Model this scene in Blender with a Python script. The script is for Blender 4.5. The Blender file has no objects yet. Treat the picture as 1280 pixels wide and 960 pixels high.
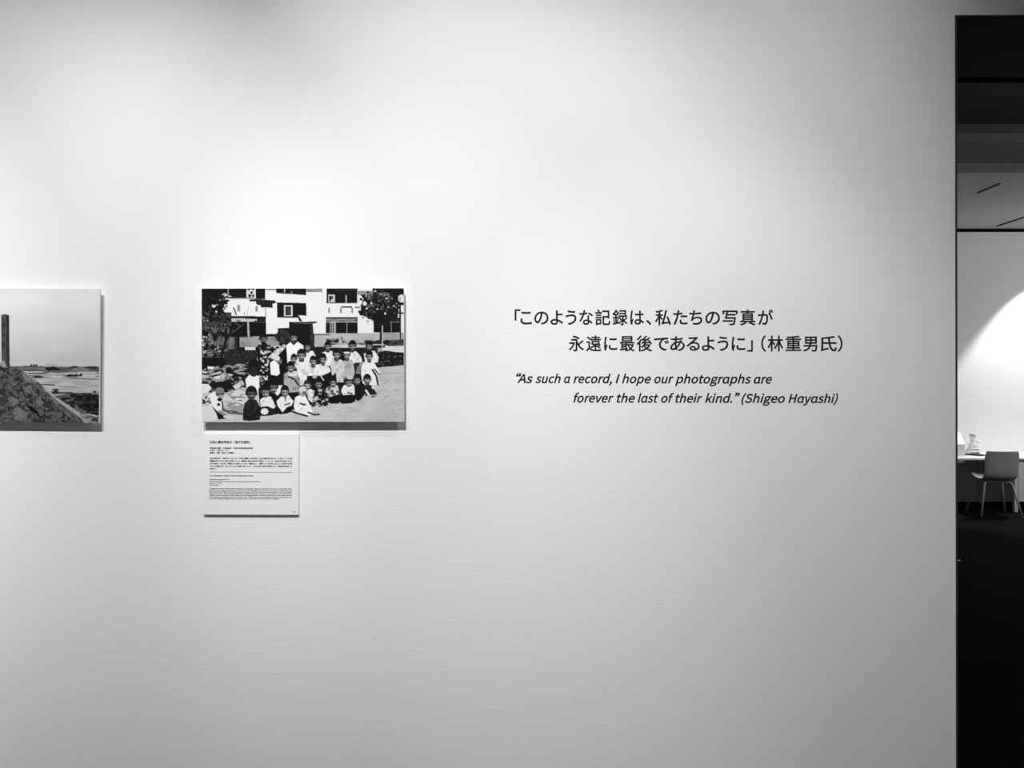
import bpy, bmesh, math, random
import numpy as np
from mathutils import Vector, Matrix

# ---------------------------------------------------------------- camera, light, exposure
F = 967.0                       # focal length in pixels of the 1280 px wide frame
EYE = 1.62
WALL_Y = 2.30
scene = bpy.context.scene
C = scene.collection
scene.view_settings.view_transform = 'Standard'
scene.view_settings.look = 'None'
scene.view_settings.exposure = 0.05
scene.view_settings.gamma = 1.0
scene.view_settings.use_curve_mapping = False
scene.cycles.use_denoising = True
scene.cycles.max_bounces = 10
scene.cycles.diffuse_bounces = 6
scene.cycles.sample_clamp_indirect = 4.0

cam = bpy.data.cameras.new('camera')
cam.sensor_fit = 'HORIZONTAL'
cam.sensor_width = 36.0
cam.lens = 36.0 * F / 1280.0
cam.clip_start = 0.02
cam_ob = bpy.data.objects.new('camera', cam)
C.objects.link(cam_ob)
cam_ob.location = (0, 0, EYE)
cam_ob.rotation_euler = (math.radians(90), math.radians(0.08), 0)
scene.camera = cam_ob

world = bpy.data.worlds.new('world')
scene.world = world
world.use_nodes = True
world.node_tree.nodes['Background'].inputs[0].default_value = (0.0, 0.0, 0.0, 1)
world.node_tree.nodes['Background'].inputs[1].default_value = 0.0


def spot(name, loc, target, watt, size_deg, blend, radius):
    l = bpy.data.lights.new(name, 'SPOT')
    l.energy = watt
    l.spot_size = math.radians(size_deg)
    l.spot_blend = blend
    l.shadow_soft_size = radius
    o = bpy.data.objects.new(name, l)
    C.objects.link(o)
    o.location = loc
    d = Vector(target) - Vector(loc)
    o.rotation_euler = d.to_track_quat('-Z', 'Y').to_euler()
    return o


def area(name, loc, rot, sx, sy, watt):
    l = bpy.data.lights.new(name, 'AREA')
    l.shape = 'RECTANGLE'
    l.size = sx
    l.size_y = sy
    l.energy = watt
    o = bpy.data.objects.new(name, l)
    C.objects.link(o)
    o.location = loc
    o.rotation_euler = rot
    return o


# gallery spots: one per picture, one further left, one by the opening, plus fill
spot('key_or_fill_spot', (-0.62, 0.17, 4.30), (-0.02, WALL_Y, 1.80), 182, 40.1, 1.0, 0.025)
spot('key_or_fill_spot', (-1.53, 0.17, 4.30), (-1.39, WALL_Y, 1.80), 300, 40.1, 1.0, 0.025)
spot('key_or_fill_spot', (-2.50, 0.17, 4.30), (-2.36, WALL_Y, 1.80), 450, 40.1, 1.0, 0.025)
spot('key_or_fill_spot', (-0.66, 0.17, 4.30), (-0.30, WALL_Y, 1.20), 180, 34.0, 1.0, 0.025)  # this and the next two are added fill for the wall's lower half
spot('key_or_fill_spot', (-0.80, 0.17, 4.30), (-0.06, WALL_Y, 0.66), 190, 67.2, 0.64, 0.025)
spot('key_or_fill_spot', (-0.24, 0.17, 4.30), (0.91, WALL_Y, 0.60), 106, 37.0, 0.6, 0.025)
spot('key_or_fill_spot', (1.295, 1.20, 4.07), (0.08, WALL_Y, 0.58), 116, 69.0, 1.0, 0.025)
# unseen spots added on the opposite wall, bouncing light onto the picture wall
for _x in (-3.0, -0.5, 2.0, 4.0):
    spot('key_or_fill_spot', (_x, -1.6, 4.30), (_x, -3.6, 1.4), 200, 70, 1.0, 0.03)
# far room: a downlight close to the far wall, plus an unseen area light added as fill
spot('downlight', (7.20, 10.01, 3.69), (7.20, 10.01, 0.0), 410, 74.2, 0.28, 0.03)
area('far_room_fill', (7.8, 6.9, 3.69), (math.radians(32), 0, 0), 2.4, 1.0, 130)
# passage: an unseen low spot added to brighten the beams
spot('passage_fill_spot', (5.4, 4.0, 0.7), (3.4, 5.1, 3.2), 36, 100, 1.0, 0.08)

# ---------------------------------------------------------------- helpers


def s2l(v):
    v = np.asarray(v, dtype=float) / 255.0
    return np.where(v <= 0.04045, v / 12.92, ((v + 0.055) / 1.055) ** 2.4)


def U(px, py, y):
    """point of the frame -> (x, z) on the plane at depth y"""
    return ((px - 640.0) / F * y, EYE - (py - 480.0) / F * y)


def mat(name, g, rough=0.6, metal=0.0, noise=0.0, scale=(40, 40, 40), bump=0.0, emit=0.0, spec=0.3):
    m = bpy.data.materials.new(name)
    m.use_nodes = True
    nt = m.node_tree
    b = nt.nodes['Principled BSDF']
    b.inputs['Base Color'].default_value = (g, g, g, 1)
    b.inputs['Roughness'].default_value = rough
    b.inputs['Metallic'].default_value = metal
    b.inputs['Specular IOR Level'].default_value = spec
    if emit:
        b.inputs['Emission Color'].default_value = (1, 1, 1, 1)
        b.inputs['Emission Strength'].default_value = emit
    if noise or bump:
        tc = nt.nodes.new('ShaderNodeTexCoord')
        mp = nt.nodes.new('ShaderNodeMapping')
        mp.inputs['Scale'].default_value = scale
        nz = nt.nodes.new('ShaderNodeTexNoise')
        nz.inputs['Scale'].default_value = 1.0
        nz.inputs['Detail'].default_value = 4.0
        nt.links.new(tc.outputs['Object'], mp.inputs['Vector'])
        nt.links.new(mp.outputs['Vector'], nz.inputs['Vector'])
        if noise:
            r = nt.nodes.new('ShaderNodeMapRange')
            r.inputs['From Min'].default_value = 0.3
            r.inputs['From Max'].default_value = 0.7
            r.inputs['To Min'].default_value = g * (1 - noise)
            r.inputs['To Max'].default_value = g * (1 + noise)
            nt.links.new(nz.outputs['Fac'], r.inputs['Value'])
            nt.links.new(r.outputs['Result'], b.inputs['Base Color'])
        if bump:
            bp = nt.nodes.new('ShaderNodeBump')
            bp.inputs['Strength'].default_value = bump
            bp.inputs['Distance'].default_value = 0.002
            nt.links.new(nz.outputs['Fac'], bp.inputs['Height'])
            nt.links.new(bp.outputs['Normal'], b.inputs['Normal'])
    return m


M_WALL = mat('wall_paper', 0.80, 0.85, noise=0.006, scale=(14, 60, 150), bump=0.14, spec=0.1)
M_FAR = mat('far_wall_paint', 0.78, 0.8, noise=0.01, scale=(20, 20, 20), spec=0.1)
M_CEIL = mat('ceiling_board', 0.62, 0.85, noise=0.03, scale=(30, 30, 30), spec=0.1)
M_GCEIL = mat('gallery_ceiling_paint', 0.30, 0.85, noise=0.02, spec=0.1)
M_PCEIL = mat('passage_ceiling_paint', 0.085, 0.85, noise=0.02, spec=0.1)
M_BEAM = mat('grey_beam_paint', 0.40, 0.8, noise=0.02, spec=0.1)
M_SOFFIT = mat('dark_soffit_paint', 0.02, 0.8, noise=0.03, spec=0.1)
M_BLACK = mat('black_recess_or_shade', 0.006, 0.9, noise=0.05, spec=0.02)
M_EDGE = mat('dark_metal_edge', 0.035, 0.7, noise=0.05, spec=0.13)
M_CARPET = mat('dark_carpet', 0.008, 0.95, noise=0.35, scale=(260, 260, 260), bump=0.5, spec=0.02)
M_BOARD = mat('white_foam_board', 0.84, 0.6, noise=0.006, spec=0.2)
M_CAPTION = mat('caption_paper', 0.79, 0.55, noise=0.006, spec=0.2)
M_INK = mat('black_ink', 0.012, 0.55, noise=0.05, spec=0.2)
M_GREYINK = mat('grey_ink', 0.25, 0.55, noise=0.05, spec=0.2)
M_VINYL = mat('black_vinyl', 0.010, 0.45, noise=0.05, spec=0.3)
M_DESK = mat('white_laminate', 0.72, 0.4, noise=0.01, spec=0.4)
M_SHELL = mat('grey_plastic_shell', 0.40, 0.4, noise=0.02, spec=0.4)
M_STEEL = mat('satin_steel', 0.72, 0.35, metal=0.25, noise=0.04, spec=0.5)
M_PLASTER = mat('white_plaster', 0.86, 0.8, noise=0.05, scale=(60, 60, 60), spec=0.1)
M_CAP = mat('grey_plaster', 0.5, 0.8, noise=0.05, spec=0.1)
M_TRAY = mat('dark_tray', 0.03, 0.4, noise=0.05, spec=0.4)
M_SHADE = mat('lamp_shade_paper', 0.85, 0.8, noise=0.01, emit=0.6, spec=0.1)
M_DARK = mat('dark_track_metal', 0.02, 0.5, noise=0.05)


def setprops(o, label=None, cat=None, group=None, kind=None):
    if label:
        o['label'] = label
    if cat:
        o['category'] = cat
    if group:
        o['group'] = group
    if kind:
        o['kind'] = kind
    return o


def link(name, me, m, parent=None, smooth=False):
    me.name = name
    o = bpy.data.objects.new(name, me)
    C.objects.link(o)
    if m:
        me.materials.clear()
        me.materials.append(m)
    if smooth:
        for p in me.polygons:
            p.use_smooth = True
    if parent:
        o.parent = parent
    return o


def obj(name, bm, m, parent=None, smooth=False):
    bmesh.ops.recalc_face_normals(bm, faces=bm.faces)
    me = bpy.data.meshes.new(name)
    bm.to_mesh(me)
    bm.free()
    return link(name, me, m, parent, smooth)


def thing(name, label, cat, loc=(0, 0, 0), rotz=0.0, group=None):
    o = bpy.data.objects.new(name, None)
    o.empty_display_size = 0.05
    C.objects.link(o)
    o.location = loc
    o.rotation_euler = (0, 0, rotz)
    return setprops(o, label, cat, group)


def struct(name, bm, m):
    return setprops(obj(name, bm, m), kind='structure')


def box(bm, x0, x1, y0, y1, z0, z1, bevel=0.0):
    r = bmesh.ops.create_cube(bm, size=1.0)
    vs = r['verts']
    for v in vs:
        v.co = Vector((x0 if v.co.x < 0 else x1, y0 if v.co.y < 0 else y1, z0 if v.co.z < 0 else z1))
    if bevel:
        es = list({e for v in vs for e in v.link_edges})
        bmesh.ops.bevel(bm, geom=es, offset=bevel, segments=2, affect='EDGES')
    return bm


def B(*a, **k):
    return box(bmesh.new(), *a, **k)


def tube(bm, pts, r, n=12):
    pts = [Vector(p) for p in pts]
    rs = r if isinstance(r, (list, tuple)) else [r] * len(pts)
    rings = []
    for i, p in enumerate(pts):
        d = (pts[min(i + 1, len(pts) - 1)] - pts[max(i - 1, 0)]).normalized()
        a = d.orthogonal().normalized() if not rings else (ref - d * ref.dot(d)).normalized()
        ref = a
        b = d.cross(a)
        rings.append([bm.verts.new(p + (a * math.cos(t) + b * math.sin(t)) * rs[i])
                      for t in [2 * math.pi * k / n for k in range(n)]])
    for A, D in zip(rings, rings[1:]):
        for k in range(n):
            bm.faces.new((A[k], A[(k + 1) % n], D[(k + 1) % n], D[k]))
    bm.faces.new(rings[0][::-1])
    bm.faces.new(rings[-1])
    return bm


def ellipsoid(bm, c, r, u=20, v=14):
    q = bmesh.ops.create_uvsphere(bm, u_segments=u, v_segments=v, radius=1.0)
    for w in q['verts']:
        w.co = Vector((c[0] + w.co.x * r[0], c[1] + w.co.y * r[1], c[2] + w.co.z * r[2]))
    return bm


def frustum(bm, c, z0, z1, a0, b0, a1, b1, n=4, rot=math.pi / 4, bevel=0):
    lo, hi = [], []
    for k in range(n):
        t = rot + 2 * math.pi * k / n
        lo.append(bm.verts.new((c[0] + a0 * math.cos(t), c[1] + b0 * math.sin(t), z0)))
        hi.append(bm.verts.new((c[0] + a1 * math.cos(t), c[1] + b1 * math.sin(t), z1)))
    for k in range(n):
        bm.faces.new((lo[k], lo[(k + 1) % n], hi[(k + 1) % n], hi[k]))
    bm.faces.new(lo[::-1])
    bm.faces.new(hi)
    return bm


# ---------------------------------------------------------------- the setting
OPX = U(1194.3, 480, WALL_Y)[0]          # left edge of the opening
OPZ = U(1195, 20, WALL_Y)[1]             # its top
THK = 2.755 - WALL_Y                      # thickness of the gallery wall
CZ = 4.60                                 # gallery ceiling
FZ = 3.735                                # far room ceiling
FARY = 10.585                             # far wall

bm = bmesh.new()
box(bm, -5.0, OPX, WALL_Y, WALL_Y + THK, 0, CZ)
box(bm, OPX, 3.9, WALL_Y, WALL_Y + THK, OPZ, CZ)
box(bm, 3.9, 4.6, WALL_Y, WALL_Y + THK, 0, CZ)
struct('wall_front', bm, M_WALL)
struct('wall_left', B(-5.1, -5.0, -3.6, WALL_Y + THK, 0, CZ), M_WALL)
struct('wall_right', B(4.6, 4.7, -3.6, WALL_Y + THK, 0, CZ), M_WALL)
struct('wall_back', B(-5.1, 4.7, -3.7, -3.6, 0, CZ), M_WALL)
struct('ceiling', B(-5.1, 4.7, -3.7, WALL_Y + THK, CZ, CZ + 0.1), M_GCEIL)
struct('floor', B(-5.1, 11.6, -3.7, FARY + 0.1, -0.1, 0), M_CARPET)
# dark metal lining of the opening: its lip shows as a thin dark line
bm = bmesh.new()
box(bm, OPX, OPX + 0.005, WALL_Y - 0.002, WALL_Y + THK, 0, OPZ)
box(bm, 3.895, 3.9, WALL_Y - 0.002, WALL_Y + THK, 0, OPZ)
box(bm, OPX, 3.9, WALL_Y - 0.002, WALL_Y + THK, OPZ - 0.005, OPZ)
struct('trim_1', bm, M_EDGE)
# passage behind the opening
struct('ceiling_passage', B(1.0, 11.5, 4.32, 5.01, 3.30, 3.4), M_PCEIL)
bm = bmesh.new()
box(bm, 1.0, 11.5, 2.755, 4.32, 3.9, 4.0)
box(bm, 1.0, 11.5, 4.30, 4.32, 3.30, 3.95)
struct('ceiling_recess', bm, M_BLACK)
struct('beam_passage', B(1.0, 11.5, 5.01, 5.17, 3.236, 3.9), M_BEAM)
struct('beam_far', B(1.0, 11.5, 5.17, 5.40, U(0, 205, 5.17)[1], 3.9), M_BEAM)
struct('wall_passage', B(4.7, 11.6, 2.745, 2.755, 0, 4.0), M_FAR)
struct('ceiling_far', B(1.0, 11.5, 5.40, FARY, FZ, FZ + 0.1), M_CEIL)
struct('wall_far', B(1.0, 11.5, FARY, FARY + 0.1, 0, FZ + 0.1), M_FAR)
struct('wall_far_left', B(0.9, 1.0, 2.755, FARY + 0.1, 0, 4.0), M_FAR)
struct('wall_far_right', B(11.5, 11.6, 2.755, FARY + 0.1, 0, 4.0), M_FAR)
struct('gap_shade_strip', B(1.0, 11.5, FARY - 0.004, FARY, FZ - 0.045, FZ), M_BLACK)   # flush black strip painted as the shade of a gap under the ceiling

# ---------------------------------------------------------------- printed pictures
rng = np.random.default_rng(7)


def vnoise(h, w, sx, sy, seed):
    r = np.random.default_rng(seed)
    gh, gw = int(h / sy) + 3, int(w / sx) + 3
    g = r.random((gh, gw))
    yy = np.arange(h) / sy
    xx = np.arange(w) / sx
    y0 = yy.astype(int)
    x0 = xx.astype(int)
    fy = (yy - y0)[:, None]
    fx = (xx - x0)[None, :]
    fy = fy * fy * (3 - 2 * fy)
    fx = fx * fx * (3 - 2 * fx)
    a = g[y0][:, x0]
    b = g[y0][:, x0 + 1]
    c = g[y0 + 1][:, x0]
    d = g[y0 + 1][:, x0 + 1]
    return (a * (1 - fx) + b * fx) * (1 - fy) + (c * (1 - fx) + d * fx) * fy


class Canvas:
    def __init__(s, w, h, ox, oy, tone):
        s.w, s.h, s.ox, s.oy = w, h, ox, oy
        s.a = np.full((h, w), float(tone))
        s.t = (1.0, 0.0, 1.0, 0.0)
        s.k = 0

    def frame(s, sx, ox, sy, oy):
        s.t = (sx, ox, sy, oy)

    def _p(s, pts):
        sx, ox, sy, oy = s.t
        return [(x * sx + ox - s.ox, y * sy + oy - s.oy) for x, y in pts]

    def mask(s, pts):
        p = s._p(pts)
        xs = [q[0] for q in p]
        ys = [q[1] for q in p]
        x0, x1 = max(0, int(min(xs))), min(s.w, int(max(xs)) + 2)
        y0, y1 = max(0, int(min(ys))), min(s.h, int(max(ys)) + 2)
        if x0 >= x1 or y0 >= y1:
            return None
        X, Y = np.meshgrid(np.arange(x0, x1) + .5, np.arange(y0, y1) + .5)
        m = np.zeros(X.shape, bool)
        n = len(p)
        for i in range(n):
            (ax, ay), (bx, by) = p[i], p[(i + 1) % n]
            if ay == by:
                continue
            c = (ay > Y) != (by > Y)
            m ^= c & (X < (bx - ax) * (Y - ay) / (by - ay) + ax)
        return (slice(y0, y1), slice(x0, x1)), m

    def put(s, r, tone, lo=None, thr=0.5, sx=6, sy=6):
        if r is None:
            return
        sl, m = r
        v = s.a[sl]
        if lo is None:
            v[m] = tone
        else:
            s.k += 1
            n = vnoise(v.shape[0], v.shape[1], sx, sy, 100 + s.k) * .65 + vnoise(v.shape[0], v.shape[1], sx / 2.3, sy / 2.3, 900 + s.k) * .35
            f = np.clip((n - thr) * 4.5 + .5, 0, 1)
            v[m] = (lo + (tone - lo) * f)[m]

    def poly(s, pts, tone, **k):
        s.put(s.mask(pts), tone, **k)

    def rect(s, x0, y0, x1, y1, tone, **k):
        s.poly([(x0, y0), (x1, y0), (x1, y1), (x0, y1)], tone, **k)

    def ell(s, cx, cy, rx, ry, tone, rot=0.0, wob=0.0, **k):
        r_ = random.Random(int(cx * 31 + cy * 17))
        ph = [r_.uniform(0, 6.28) for _ in range(3)]
        ca, sa = math.cos(rot), math.sin(rot)
        pts = []
        for i in range(40):
            t = 2 * math.pi * i / 40
            q = 1 + wob * (math.sin(3 * t + ph[0]) + .7 * math.sin(7 * t + ph[1]) + .5 * math.sin(12 * t + ph[2]))
            x, y = rx * math.cos(t) * q, ry * math.sin(t) * q
            pts.append((cx + x * ca - y * sa, cy + x * sa + y * ca))
        s.poly(pts, tone, **k)

    def line(s, pts, w, tone):
        for (ax, ay), (bx, by) in zip(pts, pts[1:]):
            d = math.hypot(bx - ax, by - ay) or 1
            nx, ny = -(by - ay) / d * w / 2, (bx - ax) / d * w / 2
            s.poly([(ax + nx, ay + ny), (bx + nx, by + ny), (bx - nx, by - ny), (ax - nx, ay - ny)], tone)

    def sample(s, gw, gh):
        """box-filter down to gw x gh values"""
        S = np.zeros((s.h + 1, s.w + 1))
        S[1:, 1:] = s.a.cumsum(0).cumsum(1)
        ys = np.linspace(0, s.h, gh + 1)
        xs = np.linspace(0, s.w, gw + 1)
        yi = ys.astype(int)
        xi = xs.astype(int)
        I = S[np.ix_(yi, xi)]
        A = I[1:, 1:] - I[:-1, 1:] - I[1:, :-1] + I[:-1, :-1]
        N = (yi[1:] - yi[:-1])[:, None] * (xi[1:] - xi[:-1])[None, :]
        return A / N


def head(c, x, y, rx, ry, face=95, hair=18, side=0.0, low=0.0, hi=165, cap=False):
    """a small head: cropped dark hair, face in half shade, lit brow, nose and cheeks"""
    fx = x + side * rx * .25
    line = -ry * (.22 - low)
    c.ell(x - rx * .92, y + ry * .15, rx * .16, ry * .2, face * .8)
    c.ell(x + rx * .92, y + ry * .15, rx * .16, ry * .2, face)
    c.ell(x, y, rx * .90, ry * .90, face * .62)
    c.ell(x, y + ry * .3, rx * .72, ry * .72, face * .66)
    c.ell(fx + rx * .06, y + ry * .12, rx * .72, ry * .74, face)
    c.ell(fx, y + line + ry * .22, rx * .58, ry * .17, min(200, face * 1.4))
    pts = [(x + rx * .98 * math.cos(t), y - ry * .06 + ry * .97 * math.sin(t)) for t in [math.pi * (1.0 + 1.0 * k / 20) for k in range(21)]]
    pts += [(x + rx * .93, y + ry * .12), (fx + rx * .74, y + line * .3), (fx + rx * .45, y + line), (fx, y + line + ry * .06), (fx - rx * .45, y + line), (fx - rx * .74, y + line * .3), (x - rx * .93, y + ry * .12)]
    c.poly(pts, hair)
    e = y + ry * (.20 + low)
    c.ell(fx - rx * .34, e, rx * .24, ry * .075, 30)
    c.ell(fx + rx * .36, e, rx * .22, ry * .075, 34)
    c.ell(fx + rx * .06, e + ry * .22, rx * .15, ry * .20, hi)
    c.ell(fx - rx * .40, e + ry * .27, rx * .22, ry * .13, hi * .82)
    c.ell(fx + rx * .46, e + ry * .25, rx * .22, ry * .14, hi * .95)
    c.ell(fx + rx * .04, e + ry * .48, rx * .30, ry * .06, 42)
    c.ell(fx + rx * .04, e + ry * .62, rx * .24, ry * .09, face * 1.25)
    if cap:
        c.ell(x, y - ry * .30, rx * 1.0, ry * .16, 215)


def paint_school():
    c = Canvas(1156, 764, 55, 46, 16)
    z1 = (.4284, 36.6, .4284, 27.4)
    z2 = (.4286, 356.6, .4286, 27.4)
    z3 = (.4284, 790.8, .4284, 27.4)
    z4 = (.476, 36.6, .476, 411.4)
    z5 = (.4762, 356.6, .4762, 411.4)
    z6 = (.476, 790.8, .476, 411.4)
    W = 226
    # facade
    c.rect(165, 100, 425, 206, W)
    c.rect(418, 46, 1211, 306, W)
    c.frame(*z1)
    c.rect(390, 45, 408, 160, 150)
    c.rect(408, 45, 640, 165, 16)
    c.rect(380, 160, 747, 178, 60)
    c.rect(640, 55, 747, 165, 205)
    for x, y, a, b in ((710, 100, 16, 18), (685, 140, 22, 18), (730, 140, 16, 16), (672, 62, 14, 8), (735, 62, 12, 8)):
        c.ell(x, y, a, b, 30)
    c.rect(680, 188, 760, 216, 26)
    c.rect(518, 262, 556, 350, 135)
    c.rect(690, 262, 747, 262, 150)
    c.line([(465, 300), (490, 340), (505, 395)], 16, 40)
    c.line([(610, 365), (618, 395)], 9, 90)
    c.line([(668, 290), (650, 400)], 6, 150)
    c.rect(350, 412, 760, 442, 22)
    c.rect(350, 442, 760, 486, 190, lo=40, thr=.42, sx=40, sy=14)
    c.rect(380, 486, 760, 690, 12)
    c.line([(480, 505), (560, 540)], 14, 70)
    c.line([(440, 640), (600, 520)], 12, 75)
    c.rect(380, 690, 487, 850, 110, lo=85, thr=.5, sx=14, sy=14)
    c.rect(485, 680, 512, 890, 40)
    c.rect(512, 690, 556, 870, 22)
    c.rect(550, 690, 760, 825, 155, lo=135, thr=.5, sx=20, sy=20)
    c.line([(575, 735), (620, 830)], 8, 90)
    c.rect(620, 825, 760, 865, 210)
    c.poly([(648, 450), (674, 450), (682, 690), (658, 690)], 172)
    c.frame(*z2)
    c.rect(0, 20, 20, 180, 210)
    c.rect(25, 45, 142, 185, 14)
    c.rect(0, 178, 150, 192, 80)
    c.rect(150, 44, 290, 70, 140)
    c.poly([(290, 44), (690, 44), (690, 137), (292, 104)], 18)
    c.line([(292, 103), (690, 130)], 10, 85)
    c.rect(395, 44, 410, 95, 190)
    c.rect(490, 80, 502, 110, 150)
    c.rect(692, 44, 905, 92, 150, lo=125, thr=.5, sx=40, sy=5)
    c.poly([(-10, 188), (270, 205), (298, 235), (240, 250), (245, 300), (85, 297), (85, 270), (30, 258), (20, 220)], 34, lo=18, thr=.45, sx=10, sy=8)
    c.rect(15, 280, 42, 350, 120)
    c.line([(147, 300), (152, 440)], 9, 60)
    c.poly([(302, 232), (690, 240), (692, 432), (304, 432)], 14)
    c.line([(302, 428), (600, 432)], 9, 75)
    c.rect(393, 268, 510, 414, 205)
    c.rect(412, 284, 488, 402, 28)
    for x in (432, 452, 470):
        c.rect(x, 284, x + 4, 402, 95)
    for y in (318, 350, 378):
        c.rect(412, y, 488, y + 4, 95)
    c.rect(0, 430, 152, 492, 20)
    c.ell(20, 462, 18, 12, 200)
    c.rect(0, 492, 155, 680, 10)
    c.line([(0, 495), (152, 495)], 5, 90)
    c.rect(-20, 680, 180, 830, 150)
    c.rect(160, 685, 330, 800, 165, lo=140, thr=.5, sx=20, sy=20)
    c.poly([(310, 575), (470, 570), (470, 680), (320, 690)], 24)
    c.line([(325, 612), (410, 606)], 7, 170)
    c.poly([(462, 490), (830, 487), (830, 505), (775, 512), (800, 820), (465, 820)], 15)
    c.line([(500, 500), (832, 496)], 10, 60)
    c.line([(525, 510), (775, 512)], 5, 105)
    c.poly([(742, 515), (778, 515), (802, 820), (745, 820)], 46, lo=32, thr=.5, sx=8, sy=20)
    c.poly([(580, 403), (690, 408), (692, 458), (645, 482), (606, 470)], 228)
    c.poly([(576, 405), (590, 408), (640, 485), (600, 485)], 24)
    c.ell(385, 690, 100, 100, 50, wob=.08, lo=16, thr=.45, sx=12, sy=12)
    for a in range(7):
        c.line([(380, 770), (230 + a * 45, 610 + abs(3 - a) * 35)], 7, 55)
    c.rect(800, 665, 1030, 822, 178, lo=165, thr=.5, sx=30, sy=14)
    c.rect(985, 303, 1004, 372, 110)
    c.frame(*z3)
    c.rect(-50, 44, 360, 238, 14)
    c.rect(50, 44, 360, 80, 34)
    c.rect(-60, 232, 360, 244, 80)
    c.rect(204, 135, 216, 238, 200)
    c.rect(-30, 128, 60, 230, 190)
    c.rect(-18, 145, 30, 212, 38)
    c.ell(20, 200, 14, 12, 200)
    c.rect(355, 75, 392, 240, 215)
    c.rect(360, 78, 560, 130, 140)
    c.poly([(400, 130), (560, 130), (560, 44), (980, 44), (980, 240), (900, 270), (920, 440), (640, 440)], 15)
    c.rect(145, 284, 285, 302, 26)
    c.rect(130, 302, 150, 376, 115)
    c.rect(280, 302, 300, 376, 115)
    c.rect(325, 290, 390, 306, 36)
    c.rect(-60, 430, 362, 642, 13)
    c.rect(-60, 428, 362, 445, 34)
    c.rect(-60, 448, 362, 486, 130, lo=60, thr=.4, sx=50, sy=16)
    c.rect(-60, 486, 362, 499, 175)
    c.rect(-10, 500, 72, 645, 165)
    for i in range(2):
        for j in range(4):
            c.rect(0 + i * 28, 510 + j * 33, 20 + i * 28, 535 + j * 33, 55)
    c.rect(214, 450, 228, 642, 125)
    c.rect(575, 430, 925, 635, 13)
    c.rect(730, 455, 925, 500, 60, lo=15, thr=.55, sx=20, sy=10)
    c.line([(700, 494), (980, 496)], 8, 150)
    c.rect(803, 470, 818, 630, 110)
    c.rect(930, 275, 980, 640, 226)
    c.ell(950, 182, 50, 54, 214)
    c.ell(925, 190, 14, 30, 165)
    c.rect(905, 235, 980, 270, 14)
    c.rect(905, 366, 980, 384, 24)
    c.ell(905, 410, 16, 28, 215)
    c.rect(916, 260, 940, 735, 30)
    # concrete base and ground strip
    c.rect(-10, 642, 668, 745, 178, lo=168, thr=.5, sx=40, sy=20)
    c.rect(690, 635, 920, 740, 165, lo=150, thr=.5, sx=30, sy=20)
    c.rect(940, 635, 980, 735, 165)
    c.rect(-60, 735, 560, 800, 175, lo=70, thr=.42, sx=26, sy=10)
    c.rect(-60, 715, 110, 780, 150, lo=25, thr=.5, sx=18, sy=14)
    c.line([(140, 680), (170, 780)], 12, 60)
    c.rect(450, 745, 700, 778, 40)
    c.rect(-60, 800, 980, 905, 196, lo=160, thr=.45, sx=60, sy=14)
    c.rect(340, 832, 560, 856, 24)
    c.poly([(560, 800), (730, 800), (720, 835), (560, 840)], 28)
    c.rect(560, 788, 720, 802, 200)
    c.rect(610, 735, 680, 765, 30)
    c.rect(735, 732, 780, 760, 25)
    c.poly([(740, 790), (800, 735), (980, 722), (980, 808), (760, 812)], 70, lo=40, thr=.5, sx=14, sy=10)
    c.poly([(690, 850), (760, 812), (980, 808), (980, 905), (690, 905)], 214, lo=200, thr=.5, sx=40, sy=12)
    # hedge behind the children
    c.frame(1, 0, 1, 0)
    c.rect(690, 385, 1060, 480, 40, lo=16, thr=.5, sx=10, sy=8)
    c.poly([(1050, 412), (1100, 402), (1150, 408), (1211, 414), (1211, 478), (1150, 492), (1060, 492)], 120, lo=16, thr=.68, sx=7, sy=6)
    # tree on the right
    c.frame(*z3)
    c.ell(640, 290, 235, 205, 105, wob=.045, lo=16, thr=.64, sx=26, sy=22)
    c.ell(720, 370, 180, 150, 50, wob=.05, lo=14, thr=.6, sx=22, sy=18)
    r_ = random.Random(4)
    for i in range(90):
        t = r_.uniform(0, 6.28)
        q = math.sqrt(r_.random())
        x, y = 640 + 245 * q * math.cos(t), 285 + 212 * q * math.sin(t)
        d = r_.uniform(4, 12)
        c.ell(x, y, d, d * r_.uniform(.6, 1.2), r_.choice((60, 90, 130, 175)) if y < 420 else r_.choice((40, 60, 90)))
    c.ell(700, 430, 150, 90, 16, wob=.06)
    for i in range(60):
        x, y = r_.uniform(560, 860), r_.uniform(360, 500)
        c.ell(x, y, r_.uniform(3, 9), r_.uniform(3, 7), r_.choice((14, 30, 50, 80)))
    for i in range(46):
        t = r_.uniform(0, 6.28)
        x, y = 640 + 262 * math.cos(t), 290 + 228 * math.sin(t)
        c.ell(x, y, r_.uniform(8, 22), r_.uniform(7, 16), 18)
    for x, y, a, b in ((458, 248, 26, 28), (485, 312, 15, 12), (545, 246, 14, 12), (598, 80, 14, 10), (625, 322, 13, 10), (520, 470, 34, 16), (730, 380, 12, 16), (500, 525, 14, 12), (745, 178, 12, 12)):
        c.ell(x, y, a, b, 215)
    c.poly([(600, 430), (740, 430), (700, 560), (692, 740), (652, 740), (660, 640), (640, 560)], 14)
    c.rect(684, 538, 700, 840, 185)
    # left tree, hedge and rubble
    c.frame(*z1)
    c.poly([(40, 45), (390, 45), (392, 160), (340, 180), (420, 200), (350, 260), (320, 330), (375, 380), (380, 470), (480, 500), (470, 600), (420, 690), (380, 760), (350, 900), (40, 960)], 14)
    c.rect(44, 360, 440, 560, 62, lo=14, thr=.55, sx=26, sy=22)
    c.rect(44, 560, 400, 960, 95, lo=16, thr=.55, sx=24, sy=22)
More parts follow.
